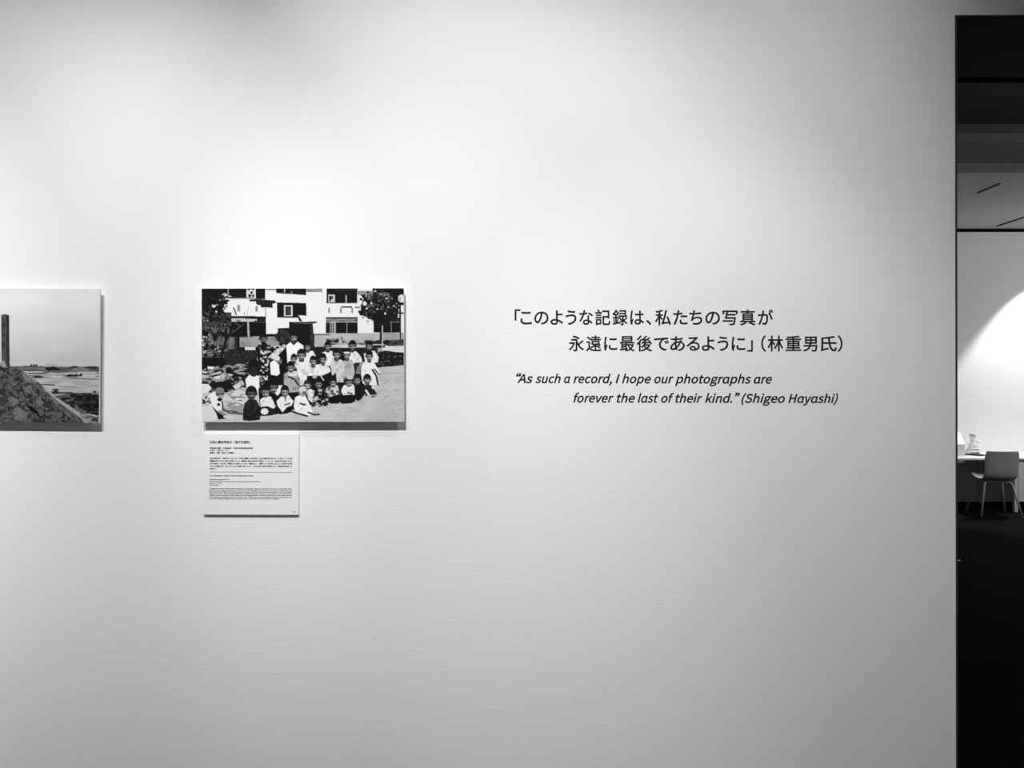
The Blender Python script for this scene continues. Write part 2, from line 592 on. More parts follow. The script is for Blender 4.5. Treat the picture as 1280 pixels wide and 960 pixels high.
    for x, y, a, b, t in ((352, 128, 34, 22, 215), (420, 148, 22, 10, 180), (205, 276, 26, 22, 225), (250, 266, 16, 12, 150), (240, 352, 15, 14, 200), (68, 435, 14, 10, 215), (70, 470, 14, 12, 200), (118, 474, 16, 9, 215), (85, 692, 34, 14, 215), (58, 735, 14, 16, 200), (66, 800, 18, 14, 190), (78, 888, 26, 22, 190), (160, 912, 44, 30, 130), (160, 912, 28, 16, 30), (290, 195, 18, 12, 130), (350, 190, 26, 12, 150), (375, 245, 16, 14, 20), (188, 760, 18, 30, 130), (150, 740, 8, 40, 120), (275, 880, 20, 14, 150), (345, 880, 16, 12, 120), (260, 830, 14, 22, 150)):
        c.ell(x, y, a, b, t)
    rl = random.Random(21)
    for i in range(330):
        x, y = 44 + 350 * rl.random() ** 1.1, rl.uniform(50, 620)
        if x > 330 and 180 < y < 400:
            continue
        d = rl.uniform(4, 13)
        c.ell(x, y, d, d * rl.uniform(.4, .9), rl.choice((12, 14, 20, 30, 44, 60) if y < 360 else (12, 20, 40, 70, 95, 120)), rot=rl.uniform(-1, 1))
    for i in range(60):
        x, y = rl.gauss(335, 26), rl.uniform(170, 420)
        c.ell(x, y, rl.uniform(5, 13), rl.uniform(4, 9), 16, rot=rl.uniform(-1, 1))
    for i in range(150):
        x, y = rl.uniform(46, 330), rl.uniform(640, 950)
        d = rl.uniform(4, 14)
        c.ell(x, y, d, d * rl.uniform(.3, .9), rl.choice((14, 20, 40, 70, 100, 140, 180)), rot=rl.uniform(-1, 1))
    c.line([(180, 300), (120, 390)], 8, 90)
    c.line([(130, 600), (190, 700)], 9, 100)
    c.line([(330, 500), (290, 580)], 9, 85)
    c.line([(400, 570), (395, 640), (330, 860), (310, 960)], 34, 18)
    c.line([(405, 570), (398, 640)], 18, 110)
    c.line([(470, 590), (380, 730)], 12, 45)
    c.line([(380, 790), (390, 890)], 14, 80)
    c.frame(1, 0, 1, 0)
    c.poly([(180, 405), (330, 398), (400, 400), (400, 470), (330, 500), (190, 490)], 44, lo=24, thr=.5, sx=8, sy=6)
    # light ground
    c.poly([(1040, 500), (1211, 485), (1211, 809), (55, 809), (55, 600), (300, 590), (640, 640), (900, 560)], 194, lo=184, thr=.5, sx=60, sy=20)
    c.line([(1070, 534), (1211, 530)], 4, 150)
    for i in range(34):
        x, y = r_.uniform(900, 1200), r_.uniform(560, 800)
        c.ell(x, y, r_.uniform(6, 22), r_.uniform(1.5, 4), r_.choice((165, 172, 150)), rot=-.2)
    c.poly([(55, 500), (320, 470), (330, 560), (300, 640), (55, 640)], 150, lo=18, thr=.54, sx=22, sy=12)
    c.frame(*z4)
    for pts, t in (([(110, 165), (190, 170), (180, 200), (112, 198)], 225), ([(36, 225), (110, 228), (108, 250), (40, 245)], 200), ([(36, 265), (115, 270), (112, 300), (36, 302)], 190),
                   ([(150, 255), (270, 222), (278, 250), (160, 275)], 180), ([(188, 290), (262, 275), (262, 318), (195, 312)], 215), ([(270, 265), (315, 262), (318, 300), (290, 325)], 190),
                   ([(340, 270), (405, 290), (360, 330), (322, 315)], 120), ([(355, 250), (415, 265), (405, 282), (350, 268)], 190), ([(410, 400), (490, 360), (510, 410), (450, 445)], 205),
                   ([(480, 345), (530, 335), (555, 385), (510, 405)], 180), ([(120, 380), (260, 345), (420, 380), (400, 440), (200, 450)], 20), ([(36, 320), (150, 330), (150, 345), (36, 345)], 130),
                   ([(480, 195), (570, 205), (520, 225), (470, 222)], 150)):
        c.poly(pts, t)
    c.poly([(330, 480), (430, 460), (530, 415), (585, 440), (590, 560), (540, 720), (440, 725), (360, 690), (300, 690), (290, 560)], 205, lo=165, thr=.42, sx=22, sy=14)
    for p in ([(350, 500), (420, 470)], [(390, 545), (460, 530), (570, 545)], [(340, 635), (450, 600), (540, 630)], [(480, 575), (530, 572)]):
        c.line(p, 9, 70)
    c.poly([(340, 640), (560, 630), (520, 720), (430, 720)], 150)
    c.line([(300, 700), (400, 700), (520, 735)], 14, 45)
    c.poly([(210, 800), (540, 745), (672, 790), (672, 840), (36, 840)], 190)
    # ------------------------------------------------ the group
    c.frame(1, 0, 1, 0)
    c.poly([(375, 580), (430, 520), (520, 450), (680, 420), (960, 440), (985, 600), (1000, 655), (900, 690), (700, 705), (480, 765), (392, 772)], 17)
    # dark-haired woman in a patterned dress, left
    c.poly([(368, 380), (400, 350), (440, 372), (520, 372), (470, 420), (435, 470), (432, 570), (380, 570), (372, 460)], 205, lo=14, thr=.55, sx=13, sy=11)
    head(c, 409, 330, 25, 28, face=70, side=.5, hi=130)
    c.poly([(395, 350), (430, 360), (420, 400), (392, 400)], 18)
    # adult in a white shirt
    c.poly([(515, 372), (545, 365), (548, 480), (530, 540), (500, 540), (505, 440)], 14)
    c.poly([(432, 440), (470, 405), (528, 362), (540, 378), (500, 420), (466, 452)], 205, lo=150, thr=.4, sx=14, sy=10)
    c.poly([(538, 372), (562, 352), (604, 350), (636, 372), (640, 470), (545, 480)], 232)
    c.poly([(562, 350), (580, 372), (606, 348), (600, 330), (566, 330)], 45)
    c.ell(581, 300, 27, 26, 16)
    head(c, 581, 322, 22, 30, face=80, side=.1, hi=185)
    c.ell(580, 296, 25, 15, 16)
    # toddler being carried
    c.poly([(446, 470), (475, 430), (512, 445), (515, 470), (498, 490), (502, 535), (485, 546), (448, 538)], 120, lo=60, thr=.5, sx=12, sy=10)
    c.poly([(446, 470), (470, 455), (496, 480), (501, 530), (487, 545), (450, 538)], 232)
    c.ell(480, 440, 24, 16, 205, rot=.5)
    # seven behind
    for x, y, rx, ry, poly in (
            (660, 377, 20, 26, [(640, 420), (665, 405), (690, 402), (706, 430), (704, 480), (640, 490)]),
            (775, 374, 20, 27, [(740, 415), (768, 402), (800, 402), (812, 440), (795, 490), (745, 480)]),
            (916, 371, 22, 29, [(892, 430), (915, 408), (938, 405), (968, 440), (972, 468), (905, 478)]),
            (1012, 373, 21, 27, [(980, 420), (1010, 405), (1042, 402), (1066, 440), (1062, 470), (990, 470)])):
        c.poly(poly, 226, lo=190, thr=.3, sx=12, sy=16)
        c.poly([(x - 10, y + ry * .7), (x + 10, y + ry * .7), (x + 12, y + ry * 1.25), (x, y + ry * 1.5), (x - 12, y + ry * 1.25)], 60)
        head(c, x, y, rx, ry, face=85)
    c.poly([(700, 395), (745, 400), (740, 440), (705, 425)], 26)
    # middle row
    rows = (
        (582, 445, 19, 26, [(570, 465), (600, 465), (606, 500), (585, 505)], 215, 180),
        (625, 424, 27, 33, [(598, 462), (626, 452), (664, 462), (672, 560), (650, 600), (612, 602), (598, 540)], 226, 190),
        (748, 447, 20, 31, [(718, 482), (748, 470), (775, 478), (792, 520), (770, 535), (738, 545)], 226, 180),
        (692, 460, 21, 30, [(664, 490), (690, 480), (732, 482), (746, 520), (735, 548), (660, 548)], 228, 190),
        (884, 422, 20, 31, [(862, 462), (886, 450), (915, 455), (930, 520), (925, 545), (905, 562), (868, 562)], 178, 150),
        (826, 420, 23, 33, [(786, 470), (812, 450), (852, 452), (872, 475), (868, 530), (864, 585), (826, 582), (822, 530), (800, 545)], 200, 165),
        (1012, 430, 21, 31, [(972, 472), (1000, 455), (1032, 455), (1058, 500), (1078, 522), (1062, 545), (1062, 602), (975, 590), (962, 525)], 230, 210),
        (564, 494, 24, 33, [(524, 535), (548, 522), (596, 520), (616, 560), (612, 640), (545, 642), (524, 590)], 165, 125),
    )
    for x, y, rx, ry, p, hi, lo in rows:
        c.poly(p, hi, lo=lo, thr=.36, sx=14, sy=20)
        c.poly([(x - rx * .5, y + ry * .75), (x + rx * .5, y + ry * .75), (x + rx * .6, y + ry * 1.15), (x, y + ry * 1.35), (x - rx * .6, y + ry * 1.15)], 70)
    c.poly([(656, 545), (738, 545), (760, 580), (740, 620), (680, 620), (655, 580)], 18)
    c.ell(700, 551, 14, 10, 170)
    c.poly([(738, 545), (792, 525), (795, 580), (780, 612), (750, 612)], 16)
    c.line([(732, 540), (752, 572)], 8, 190)
    c.poly([(826, 582), (866, 582), (860, 630), (832, 630)], 20)
    c.poly([(868, 560), (910, 558), (905, 580), (875, 580)], 120)
    c.poly([(928, 470), (970, 470), (965, 530), (935, 540)], 150, lo=25, thr=.5, sx=5, sy=30)
    c.line([(1028, 508), (1052, 545), (1062, 600)], 10, 30)
    c.line([(1040, 505), (1068, 540)], 7, 60)
    c.line([(548, 548), (585, 565), (610, 600)], 10, 45)
    c.poly([(548, 520), (596, 518), (600, 545), (552, 548)], 215, lo=150, thr=.35, sx=10, sy=8)
    c.poly([(556, 640), (612, 636), (610, 660), (575, 662)], 20)
    for i, (x, y, rx, ry, p, hi, lo) in enumerate(rows):
        head(c, x, y, rx, ry, face=92, side=(-.2, .1, -.2, .2, 0, .1, 0, .1)[i], hi=180, cap=(i == 4))
    # front row
    c.poly([(304, 566), (330, 535), (378, 545), (392, 590), (372, 645), (312, 610)], 230)
    c.ell(355, 500, 36, 50, 20, wob=.03)
    c.ell(352, 520, 24, 28, 34)
    c.poly([(480, 600), (515, 598), (512, 630), (488, 660), (470, 640)], 224)
    c.ell(400, 585, 16, 34, 140, lo=20, thr=.5, sx=9, sy=8)
    head(c, 466, 602, 27, 42, face=70, low=.1, hi=170)
    # far left child, legs stretched
    c.poly([(55, 590), (95, 592), (112, 615), (92, 640), (55, 645)], 222)
    c.poly([(88, 660), (130, 632), (146, 660), (172, 705), (168, 738), (140, 745), (106, 720)], 230)
    c.poly([(55, 655), (96, 660), (112, 700), (92, 716), (55, 705)], 205, lo=30, thr=.38, sx=12, sy=9)
    c.poly([(55, 718), (112, 712), (146, 785), (132, 800), (55, 806)], 214)
    c.poly([(112, 715), (140, 742), (200, 770), (238, 782), (150, 794), (140, 760)], 16)
    c.poly([(136, 745), (168, 745), (200, 768), (190, 780)], 130)
    c.ell(208, 779, 30, 9, 205, rot=.05)
    c.line([(180, 735), (210, 755), (290, 762)], 12, 90)
    c.ell(160, 640, 26, 29, 105)
    c.ell(158, 628, 25, 18, 120)
    c.ell(164, 660, 15, 12, 150)
    c.line([(140, 650), (180, 648)], 7, 45)
    c.ell(152, 708, 9, 9, 40)
    c.ell(158, 680, 14, 10, 25)
    c.line([(174, 690), (176, 740)], 8, 30)
    # child in dark clothes
    c.poly([(292, 740), (300, 700), (322, 680), (366, 680), (392, 730), (396, 770), (386, 796), (330, 802), (290, 798)], 40, lo=20, thr=.5, sx=14, sy=14)
    head(c, 339, 642, 33, 40, face=52, hair=22, hi=120)
    # bowed child in a light blouse
    c.poly([(388, 680), (420, 660), (452, 664), (478, 720), (462, 735), (430, 720), (392, 725)], 226, lo=180, thr=.3, sx=10, sy=8)
    c.poly([(395, 722), (430, 718), (470, 735), (462, 770), (400, 775)], 26)
    c.ell(414, 748, 22, 18, 224)
    c.ell(405, 781, 16, 7, 200)
    head(c, 420, 626, 28, 38, face=90, low=.22, hi=180)
    # crouching child in white
    c.poly([(482, 690), (505, 665), (552, 655), (580, 690), (566, 720), (540, 735), (520, 758), (488, 715)], 226, lo=195, thr=.3, sx=12, sy=10)
    c.poly([(480, 745), (515, 757), (540, 725), (570, 715), (570, 748), (540, 760), (500, 765)], 14)
    c.line([(525, 712), (560, 700)], 7, 70)
    c.poly([(522, 655), (540, 655), (534, 700)], 110)
    head(c, 530, 632, 25, 34, face=105, hi=175)
    # patterned and dark clothed ones to the right
    c.poly([(652, 632), (675, 618), (700, 632), (706, 680), (690, 705), (664, 680)], 224, lo=170, thr=.35, sx=9, sy=9)
    head(c, 658, 596, 22, 29, face=115, hair=40, hi=185)
    c.poly([(698, 635), (722, 618), (762, 622), (782, 655), (775, 715), (735, 722), (682, 722), (685, 690)], 190, lo=14, thr=.58, sx=11, sy=10)
    head(c, 723, 588, 22, 32, face=88, hi=160)
    c.poly([(766, 615), (790, 600), (832, 600), (848, 655), (835, 670), (800, 690), (775, 668)], 205, lo=70, thr=.42, sx=12, sy=12)
    c.poly([(780, 668), (845, 648), (850, 690), (835, 705), (790, 704), (775, 690)], 14)
    head(c, 806, 580, 21, 32, face=95, hi=180)
    c.poly([(855, 648), (935, 648), (932, 690), (910, 702), (855, 706), (840, 690)], 14)
    c.poly([(850, 630), (866, 600), (898, 592), (922, 595), (940, 632), (932, 655), (905, 652), (862, 656)], 226, lo=190, thr=.32, sx=12, sy=9)
    c.line([(885, 640), (915, 648)], 8, 60)
    head(c, 896, 578, 25, 30, face=90, low=.1, hair=26, hi=165)
    c.ell(902, 555, 20, 11, 190)
    c.poly([(928, 600), (955, 590), (985, 600), (1000, 640), (975, 680), (940, 688), (928, 660)], 28, lo=14, thr=.5, sx=10, sy=10)
    c.line([(965, 685), (1002, 638)], 9, 175)
    head(c, 943, 566, 22, 31, face=95, hi=180)
    c.poly([(982, 602), (1005, 592), (1030, 605), (1050, 640), (1058, 655), (1030, 668), (990, 660)], 30)
    c.line([(990, 625), (1020, 668)], 12, 215)
    c.ell(1035, 612, 10, 9, 210)
    c.line([(1000, 660), (1056, 655)], 7, 180)
    head(c, 1000, 566, 23, 31, face=82, hi=150)
    c.rect(985, 570, 1020, 576, 170)
    # light-haired child in a long white smock, seated in front
    c.poly([(580, 720), (588, 668), (612, 655), (645, 655), (668, 700), (690, 752), (676, 770), (620, 772), (590, 752)], 232, lo=205, thr=.25, sx=14, sy=12)
    c.line([(615, 700), (640, 712), (648, 706)], 9, 40)
    c.line([(570, 748), (612, 762), (660, 776)], 10, 20)
    c.line([(660, 752), (700, 768), (728, 764)], 9, 35)
    c.ell(633, 634, 23, 30, 165)
    c.ell(630, 622, 20, 16, 205)
    c.ell(640, 644, 12, 12, 120)
    c.line([(638, 640), (652, 640)], 5, 50)
    c.a = c.a + 10 * (vnoise(c.h, c.w, 4, 4, 77) - .5)
    return c.a, c


def paint_field():
    c = Canvas(1218, 808, -610, 43, 228)
    h, w = c.a.shape
    yy = np.arange(h)[:, None] / h
    xx = np.arange(w)[None, :] / w
    c.a[:] = 232 - 40 * np.clip((yy - .1) / .5, 0, 1) + 5 * (vnoise(h, w, 160, 60, 3) - .5) * 2 - 8 * (1 - xx)
    # plain and far buildings
    c.rect(-610, 508, 605, 860, 165, lo=150, thr=.5, sx=90, sy=8)
    c.rect(-610, 512, 605, 560, 120, lo=60, thr=.45, sx=70, sy=7)
    c.rect(60, 518, 420, 552, 120, lo=85, thr=.5, sx=60, sy=6)
    c.rect(145, 541, 605, 580, 188, lo=80, thr=.42, sx=80, sy=6)
    c.line([(148, 511), (270, 513)], 5, 28)
    for x in (197, 212, 227):
        c.rect(x - 5, 498, x + 5, 510, 24)
    c.poly([(282, 528), (285, 514), (310, 516), (330, 508), (370, 527), (400, 531), (300, 535)], 60, lo=12, thr=.62, sx=9, sy=6)
    for x in (284, 300, 318, 334, 350):
        c.rect(x - 1, 497, x + 1, 514, 110)
    c.line([(282, 497), (352, 497)], 3, 130)
    c.poly([(430, 512), (460, 506), (490, 515), (440, 518)], 35)
    c.poly([(510, 515), (540, 509), (592, 509), (592, 517), (515, 518)], 45, lo=20, thr=.5, sx=9, sy=5)
    c.line([(180, 552), (290, 550)], 6, 40)
    c.ell(240, 573, 32, 6, 40)
    c.poly([(390, 565), (430, 555), (480, 560), (505, 552), (500, 568), (420, 572)], 110, lo=26, thr=.5, sx=12, sy=4)
    for x in (470, 497):
        c.rect(x - 3, 548, x + 3, 570, 30)
    c.line([(380, 572), (592, 588)], 5, 90)
    c.rect(230, 588, 605, 660, 186, lo=160, thr=.45, sx=90, sy=7)
    c.line([(250, 618), (340, 622)], 7, 75)
    c.line([(360, 630), (470, 632)], 4, 105)
    c.ell(345, 650, 22, 6, 50)
    c.poly([(318, 662), (350, 655), (385, 672), (330, 675)], 22)
    c.line([(330, 668), (450, 668)], 8, 55)
    c.ell(578, 661, 9, 6, 30)
    # dark scrub on the right
    c.poly([(340, 690), (420, 672), (520, 668), (605, 672), (605, 802), (540, 790), (480, 780), (420, 740)], 95, lo=28, thr=.52, sx=26, sy=10)
    c.poly([(450, 700), (520, 680), (605, 680), (605, 800), (560, 790), (480, 750)], 60, lo=16, thr=.6, sx=22, sy=9)
    c.poly([(490, 782), (605, 802), (605, 860), (500, 860)], 150, lo=95, thr=.45, sx=22, sy=8)
    c.ell(580, 828, 20, 10, 50)
    c.line([(540, 795), (592, 808)], 6, 190)
    # pillar
    c.poly([(14, 206), (38, 198), (62, 206), (68, 520), (20, 520)], 82, lo=70, thr=.5, sx=9, sy=26)
    c.poly([(45, 201), (62, 206), (68, 520), (49, 520)], 52, lo=44, thr=.5, sx=8, sy=30)
    c.line([(14, 207), (38, 200), (62, 207)], 4, 105)
    for seg in ([(20, 262), (40, 256)], [(16, 270), (42, 266)], [(28, 252), (28, 290)],
                [(30, 312), (20, 335)], [(28, 320), (42, 336)],
                [(20, 380), (38, 376)], [(28, 366), (24, 400)], [(34, 382), (42, 398)], [(20, 400), (38, 404)]):
        c.line(seg, 4, 24)
    # people and posts at the far side of the pillar, beyond the frame's edge
    c.poly([(-20, 400), (2, 380), (6, 520), (-30, 530)], 30)
    # earth mound
    mound = [(-610, 850), (-610, 700), (-420, 610), (-250, 548), (-120, 515), (-20, 505), (20, 500), (60, 512), (110, 525), (150, 545), (205, 590), (250, 625), (300, 670), (350, 715), (420, 765), (480, 805), (520, 850)]
    c.poly(mound, 88, lo=40, thr=.48, sx=17, sy=13)
    r_ = random.Random(11)
    mk = c.mask(mound)
    keep = c.a.copy()
    for i in range(2400):
        x, y = r_.uniform(-600, 500), r_.uniform(500, 850)
        L = r_.uniform(4, 16)
        a = math.radians(r_.uniform(20, 60)) if x > -100 else math.radians(r_.uniform(-60, 40))
        c.line([(x, y), (x + L * math.cos(a), y + L * math.sin(a))], r_.uniform(1.5, 4.5), r_.choice((18, 24, 34, 46, 70, 96, 125, 150)))
    full = np.zeros(c.a.shape, bool)
    full[mk[0]] = mk[1]
    c.a = np.where(full, c.a, keep)
    for x, y, a, b, t in ((250, 720, 26, 38, 112), (90, 720, 30, 24, 112), (130, 800, 44, 36, 118), (180, 650, 26, 24, 108), (300, 740, 24, 20, 60), (60, 640, 26, 20, 92), (30, 720, 24, 30, 60)):
        c.ell(x, y, a, b, t, rot=.6, wob=.1, lo=t * .7, thr=.42, sx=10, sy=9)
    c.poly([(170, 740), (200, 750), (245, 785), (240, 800), (195, 780)], 16)
    c.poly([(250, 690), (275, 705), (300, 735), (270, 720)], 20)
    c.poly([(140, 560), (160, 545), (205, 590), (240, 605), (210, 615), (170, 605)], 122, lo=90, thr=.4, sx=10, sy=8)
    c.poly([(225, 610), (240, 602), (290, 660), (360, 730), (340, 735), (290, 690)], 108, lo=66, thr=.45, sx=14, sy=8)
    c.poly([(300, 690), (330, 695), (430, 780), (500, 840), (470, 850), (400, 790)], 108, lo=62, thr=.45, sx=18, sy=8)
    c.line([(318, 690), (360, 745)], 4, 130)
    c.line([(420, 765), (510, 830)], 4, 130)
    c.poly([(8, 505), (20, 478), (34, 480), (50, 515), (30, 520)], 150, lo=120, thr=.4, sx=8, sy=8)
    return c.a, c


def print_sheet(name, tone, w, h, gw, gh, parent, y):
    """fine grid of points that carry the printed tones, like the dots of a print"""
    xs = np.linspace(-w / 2, w / 2, gw)
    zs = np.linspace(h / 2, -h / 2, gh)
    X, Z = np.meshgrid(xs, zs)
    co = np.stack([X, np.full_like(X, y), Z], -1).reshape(-1, 3)
    idx = np.arange(gw * gh).reshape(gh, gw)
    q = np.stack([idx[:-1, :-1], idx[1:, :-1], idx[1:, 1:], idx[:-1, 1:]], -1).reshape(-1, 4)
    me = bpy.data.meshes.new(name)
    me.vertices.add(len(co))
    me.vertices.foreach_set('co', co.ravel().astype(np.float32))
    me.loops.add(q.size)
    me.loops.foreach_set('vertex_index', q.ravel().astype(np.int32))
    me.polygons.add(len(q))
    me.polygons.foreach_set('loop_start', (np.arange(len(q)) * 4).astype(np.int32))
    at = me.attributes.new('ink', 'FLOAT_COLOR', 'POINT')
    L = (s2l(tone) * PRINT_GAIN).ravel()
    col = np.ones((len(L), 4), np.float32)
    col[:, :3] = L[:, None]
    at.data.foreach_set('color', col.ravel())
    me.update(calc_edges=True)
    me.validate()
    return link(name, me, M_PRINT, parent)


PRINT_GAIN = 0.95
M_PRINT = bpy.data.materials.new('photographic_print')
M_PRINT.use_nodes = True
_nt = M_PRINT.node_tree
_a = _nt.nodes.new('ShaderNodeAttribute')
_a.attribute_name = 'ink'
_b = _nt.nodes['Principled BSDF']
_b.inputs['Roughness'].default_value = 0.6
_b.inputs['Specular IOR Level'].default_value = 0.12
_nt.links.new(_a.outputs['Color'], _b.inputs['Base Color'])


def photo_panel(label, x0, x1, y0, y1, tilt, paint, sheet_label):
    FR = WALL_Y - 0.020
    xa, za = U(x0, y1, FR)
    xb, zb = U(x1, y0, FR)
    cx, cz = (xa + xb) / 2, (za + zb) / 2
    w, h = xb - xa, zb - za
    t = thing('photo_panel', label, 'photograph', (cx, WALL_Y, cz))
    t.rotation_euler = (0, math.radians(tilt), 0)
    obj('spacer', B(-w / 2 + .05, w / 2 - .05, -0.014, -0.0005, -h / 2 + .05, h / 2 - .05), M_BOARD, t)
    obj('mounting_board', B(-w / 2, w / 2, -0.0196, -0.014, -h / 2, h / 2, bevel=.0004), M_BOARD, t)
    a, c = paint()
    gw, gh = 2 * (int(x1 - x0)) + 1, 2 * int(y1 - y0) + 1
    s = print_sheet('printed_photograph', c.sample(gw, gh), w - .0008, h - .0008, gw, gh, t, -0.0199)
    s['label'] = sheet_label
    return t


photo_panel('black and white photograph panel of a group of children before a school building',
            252.0, 505.0, 360.0, 527.3, 0.0, paint_school,
            'print of children gathered outside a white building')
photo_panel('black and white photograph panel of an earth mound with a tall post on a plain',
            -129.0, 124.6, 359.2, 527.5, 0.5, paint_field,
            'print of a dark mound, a post and a pale sky')

# ---------------------------------------------------------------- lettering
DG = None


def font_mesh(body, bold=0.0, extrude=0.0):
    cu = bpy.data.curves.new('lettering', 'FONT')
    cu.body = body
    cu.resolution_u = 4
    cu.extrude = extrude
    cu.bevel_depth = bold          # widens every stroke by this much on each side
    cu.bevel_resolution = 0
    o = bpy.data.objects.new('lettering', cu)
    C.objects.link(o)
    dg = bpy.context.evaluated_depsgraph_get()
    me = bpy.data.meshes.new_from_object(o.evaluated_get(dg))
    bpy.data.objects.remove(o)
    bpy.data.curves.remove(cu)
    return me


def glyph_mesh(splines, bold, extrude):
    cu = bpy.data.curves.new('lettering', 'CURVE')
    cu.dimensions = '2D'
    cu.fill_mode = 'BOTH'
    cu.bevel_depth = bold
    cu.bevel_resolution = 0
    cu.extrude = extrude
    for sp in splines:
        s = cu.splines.new('POLY')
        s.points.add(len(sp) - 1)
        for p, (x, y) in zip(s.points, sp):
            p.co = (x, y, 0, 1)
        s.use_cyclic_u = True
    o = bpy.data.objects.new('lettering', cu)
    C.objects.link(o)
    dg = bpy.context.evaluated_depsgraph_get()
    me = bpy.data.meshes.new_from_object(o.evaluated_get(dg))
    bpy.data.objects.remove(o)
    bpy.data.curves.remove(cu)
    return me


def coords(me):
    a = np.zeros(len(me.vertices) * 3, np.float32)
    me.vertices.foreach_get('co', a)
    return a.reshape(-1, 3)


def join(name, pieces, m, parent):
    """pieces: (mesh, function from glyph x, y, z to parent's space)"""
    bm = bmesh.new()
    for me, fn in pieces:
        n = len(bm.verts)
        bm.from_mesh(me)
        bm.verts.ensure_lookup_table()
        for v in bm.verts[n:]:
            v.co = fn(v.co)
        bpy.data.meshes.remove(me)
    me = bpy.data.meshes.new(name)
    bm.to_mesh(me)
    bm.free()
    return link(name, me, m, parent)


PXW = WALL_Y / F       # one frame pixel on the wall, in metres
VIN = 0.0004           # thickness of the vinyl letters

# quotation in Japanese: characters with their left and right ends in the frame
a4 = lambda v: 630 + v / 5.818
a5 = lambda v: 850 + v / 5.818
JA = [
    [('「', a4(78), a4(120)), ('こ', a4(120), a4(203)), ('の', a4(220), a4(324)), ('よ', a4(338), a4(430)), ('う', a4(448), a4(527)),
     ('な', a4(546), a4(648)), ('記', a4(663), a4(774)), ('録', a4(789), a4(900)), ('は', a4(918), a4(1020)), ('、', a4(1035), a4(1070)),
     ('私', 818.8, 838.8), ('た', 841.6, 859.4), ('ち', a5(68), a5(163)), ('の', a5(184), a5(291)), ('写', a5(308), a5(419)),
     ('真', a5(435), a5(550)), ('が', a5(567), a5(678))],
    [('永', a4(471), a4(583)), ('遠', a4(597), a4(709)), ('に', a4(728), a4(824)), ('最', a4(842), a4(951)), ('後', a4(964), a4(1080)),
     ('で', 817.3, 836.4), ('あ', 837.9, 856), ('る', a5(47), a5(144)), ('よ', a5(158), a5(253)), ('う', a5(272), a5(352)),
     ('に', a5(375), a5(476)), ('」', a5(488), a5(530)), ('（', a5(592), a5(625)), ('林', a5(637), a5(752)), ('重', a5(767), a5(882)),
     ('男', a5(894), a5(1000)), ('氏', a5(1022), a5(1140)), ('）', a5(1148), a5(1180))],
]
JA_BASE = (405.1, 437.6)
EM = 21.0              # character size in frame pixels
ja = thing('wall_lettering', 'black Japanese quotation in two lines on the white wall above the English one', 'lettering',
           (U(845, 437, WALL_Y)[0], WALL_Y, U(845, 437, WALL_Y)[1]))
ja.rotation_euler = (0, math.radians(0.12), 0)
for row, base in zip(JA, JA_BASE):
    ps = []
    for ch, p0, p1 in row:
        me = font_mesh(ch, bold=0.016, extrude=0.004)
        co = coords(me)
        gx0, gx1 = float(co[:, 0].min()), float(co[:, 0].max())
        k = (p1 - p0) / (gx1 - gx0)
        if ch in '「」（）、':
            k = EM
        mid = (p0 + p1) / 2

        def fn(v, k=k, mid=mid, gm=(gx0 + gx1) / 2, base=base):
            px = mid + (v.x - gm) * k
            py = base - v.y * EM
            x, z = U(px, py, WALL_Y)
            return Vector((x - ja.location.x, -VIN / 2 - v.z * VIN / 0.02, z - ja.location.z))
        ps.append((me, fn))
    join('lettering_line', ps, M_VINYL, ja)

def embolden(pts, d):
    """push an outline outwards from the ink by d"""
    pts = [p for i, p in enumerate(pts) if math.dist(p, pts[i - 1]) > 1.5]
    out = []
    for i, (x, y) in enumerate(pts):
        (ax, ay), (bx, by) = pts[i - 1], pts[(i + 1) % len(pts)]
        l1, l2 = math.dist((ax, ay), (x, y)), math.dist((x, y), (bx, by))
        n1 = ((y - ay) / l1, -(x - ax) / l1)
        n2 = ((by - y) / l2, -(bx - x) / l2)
        mx, my = n1[0] + n2[0], n1[1] + n2[1]
        q = max(mx * mx + my * my, 0.8) / 2
        out.append((x + mx * d / q, y + my * d / q))
    return out


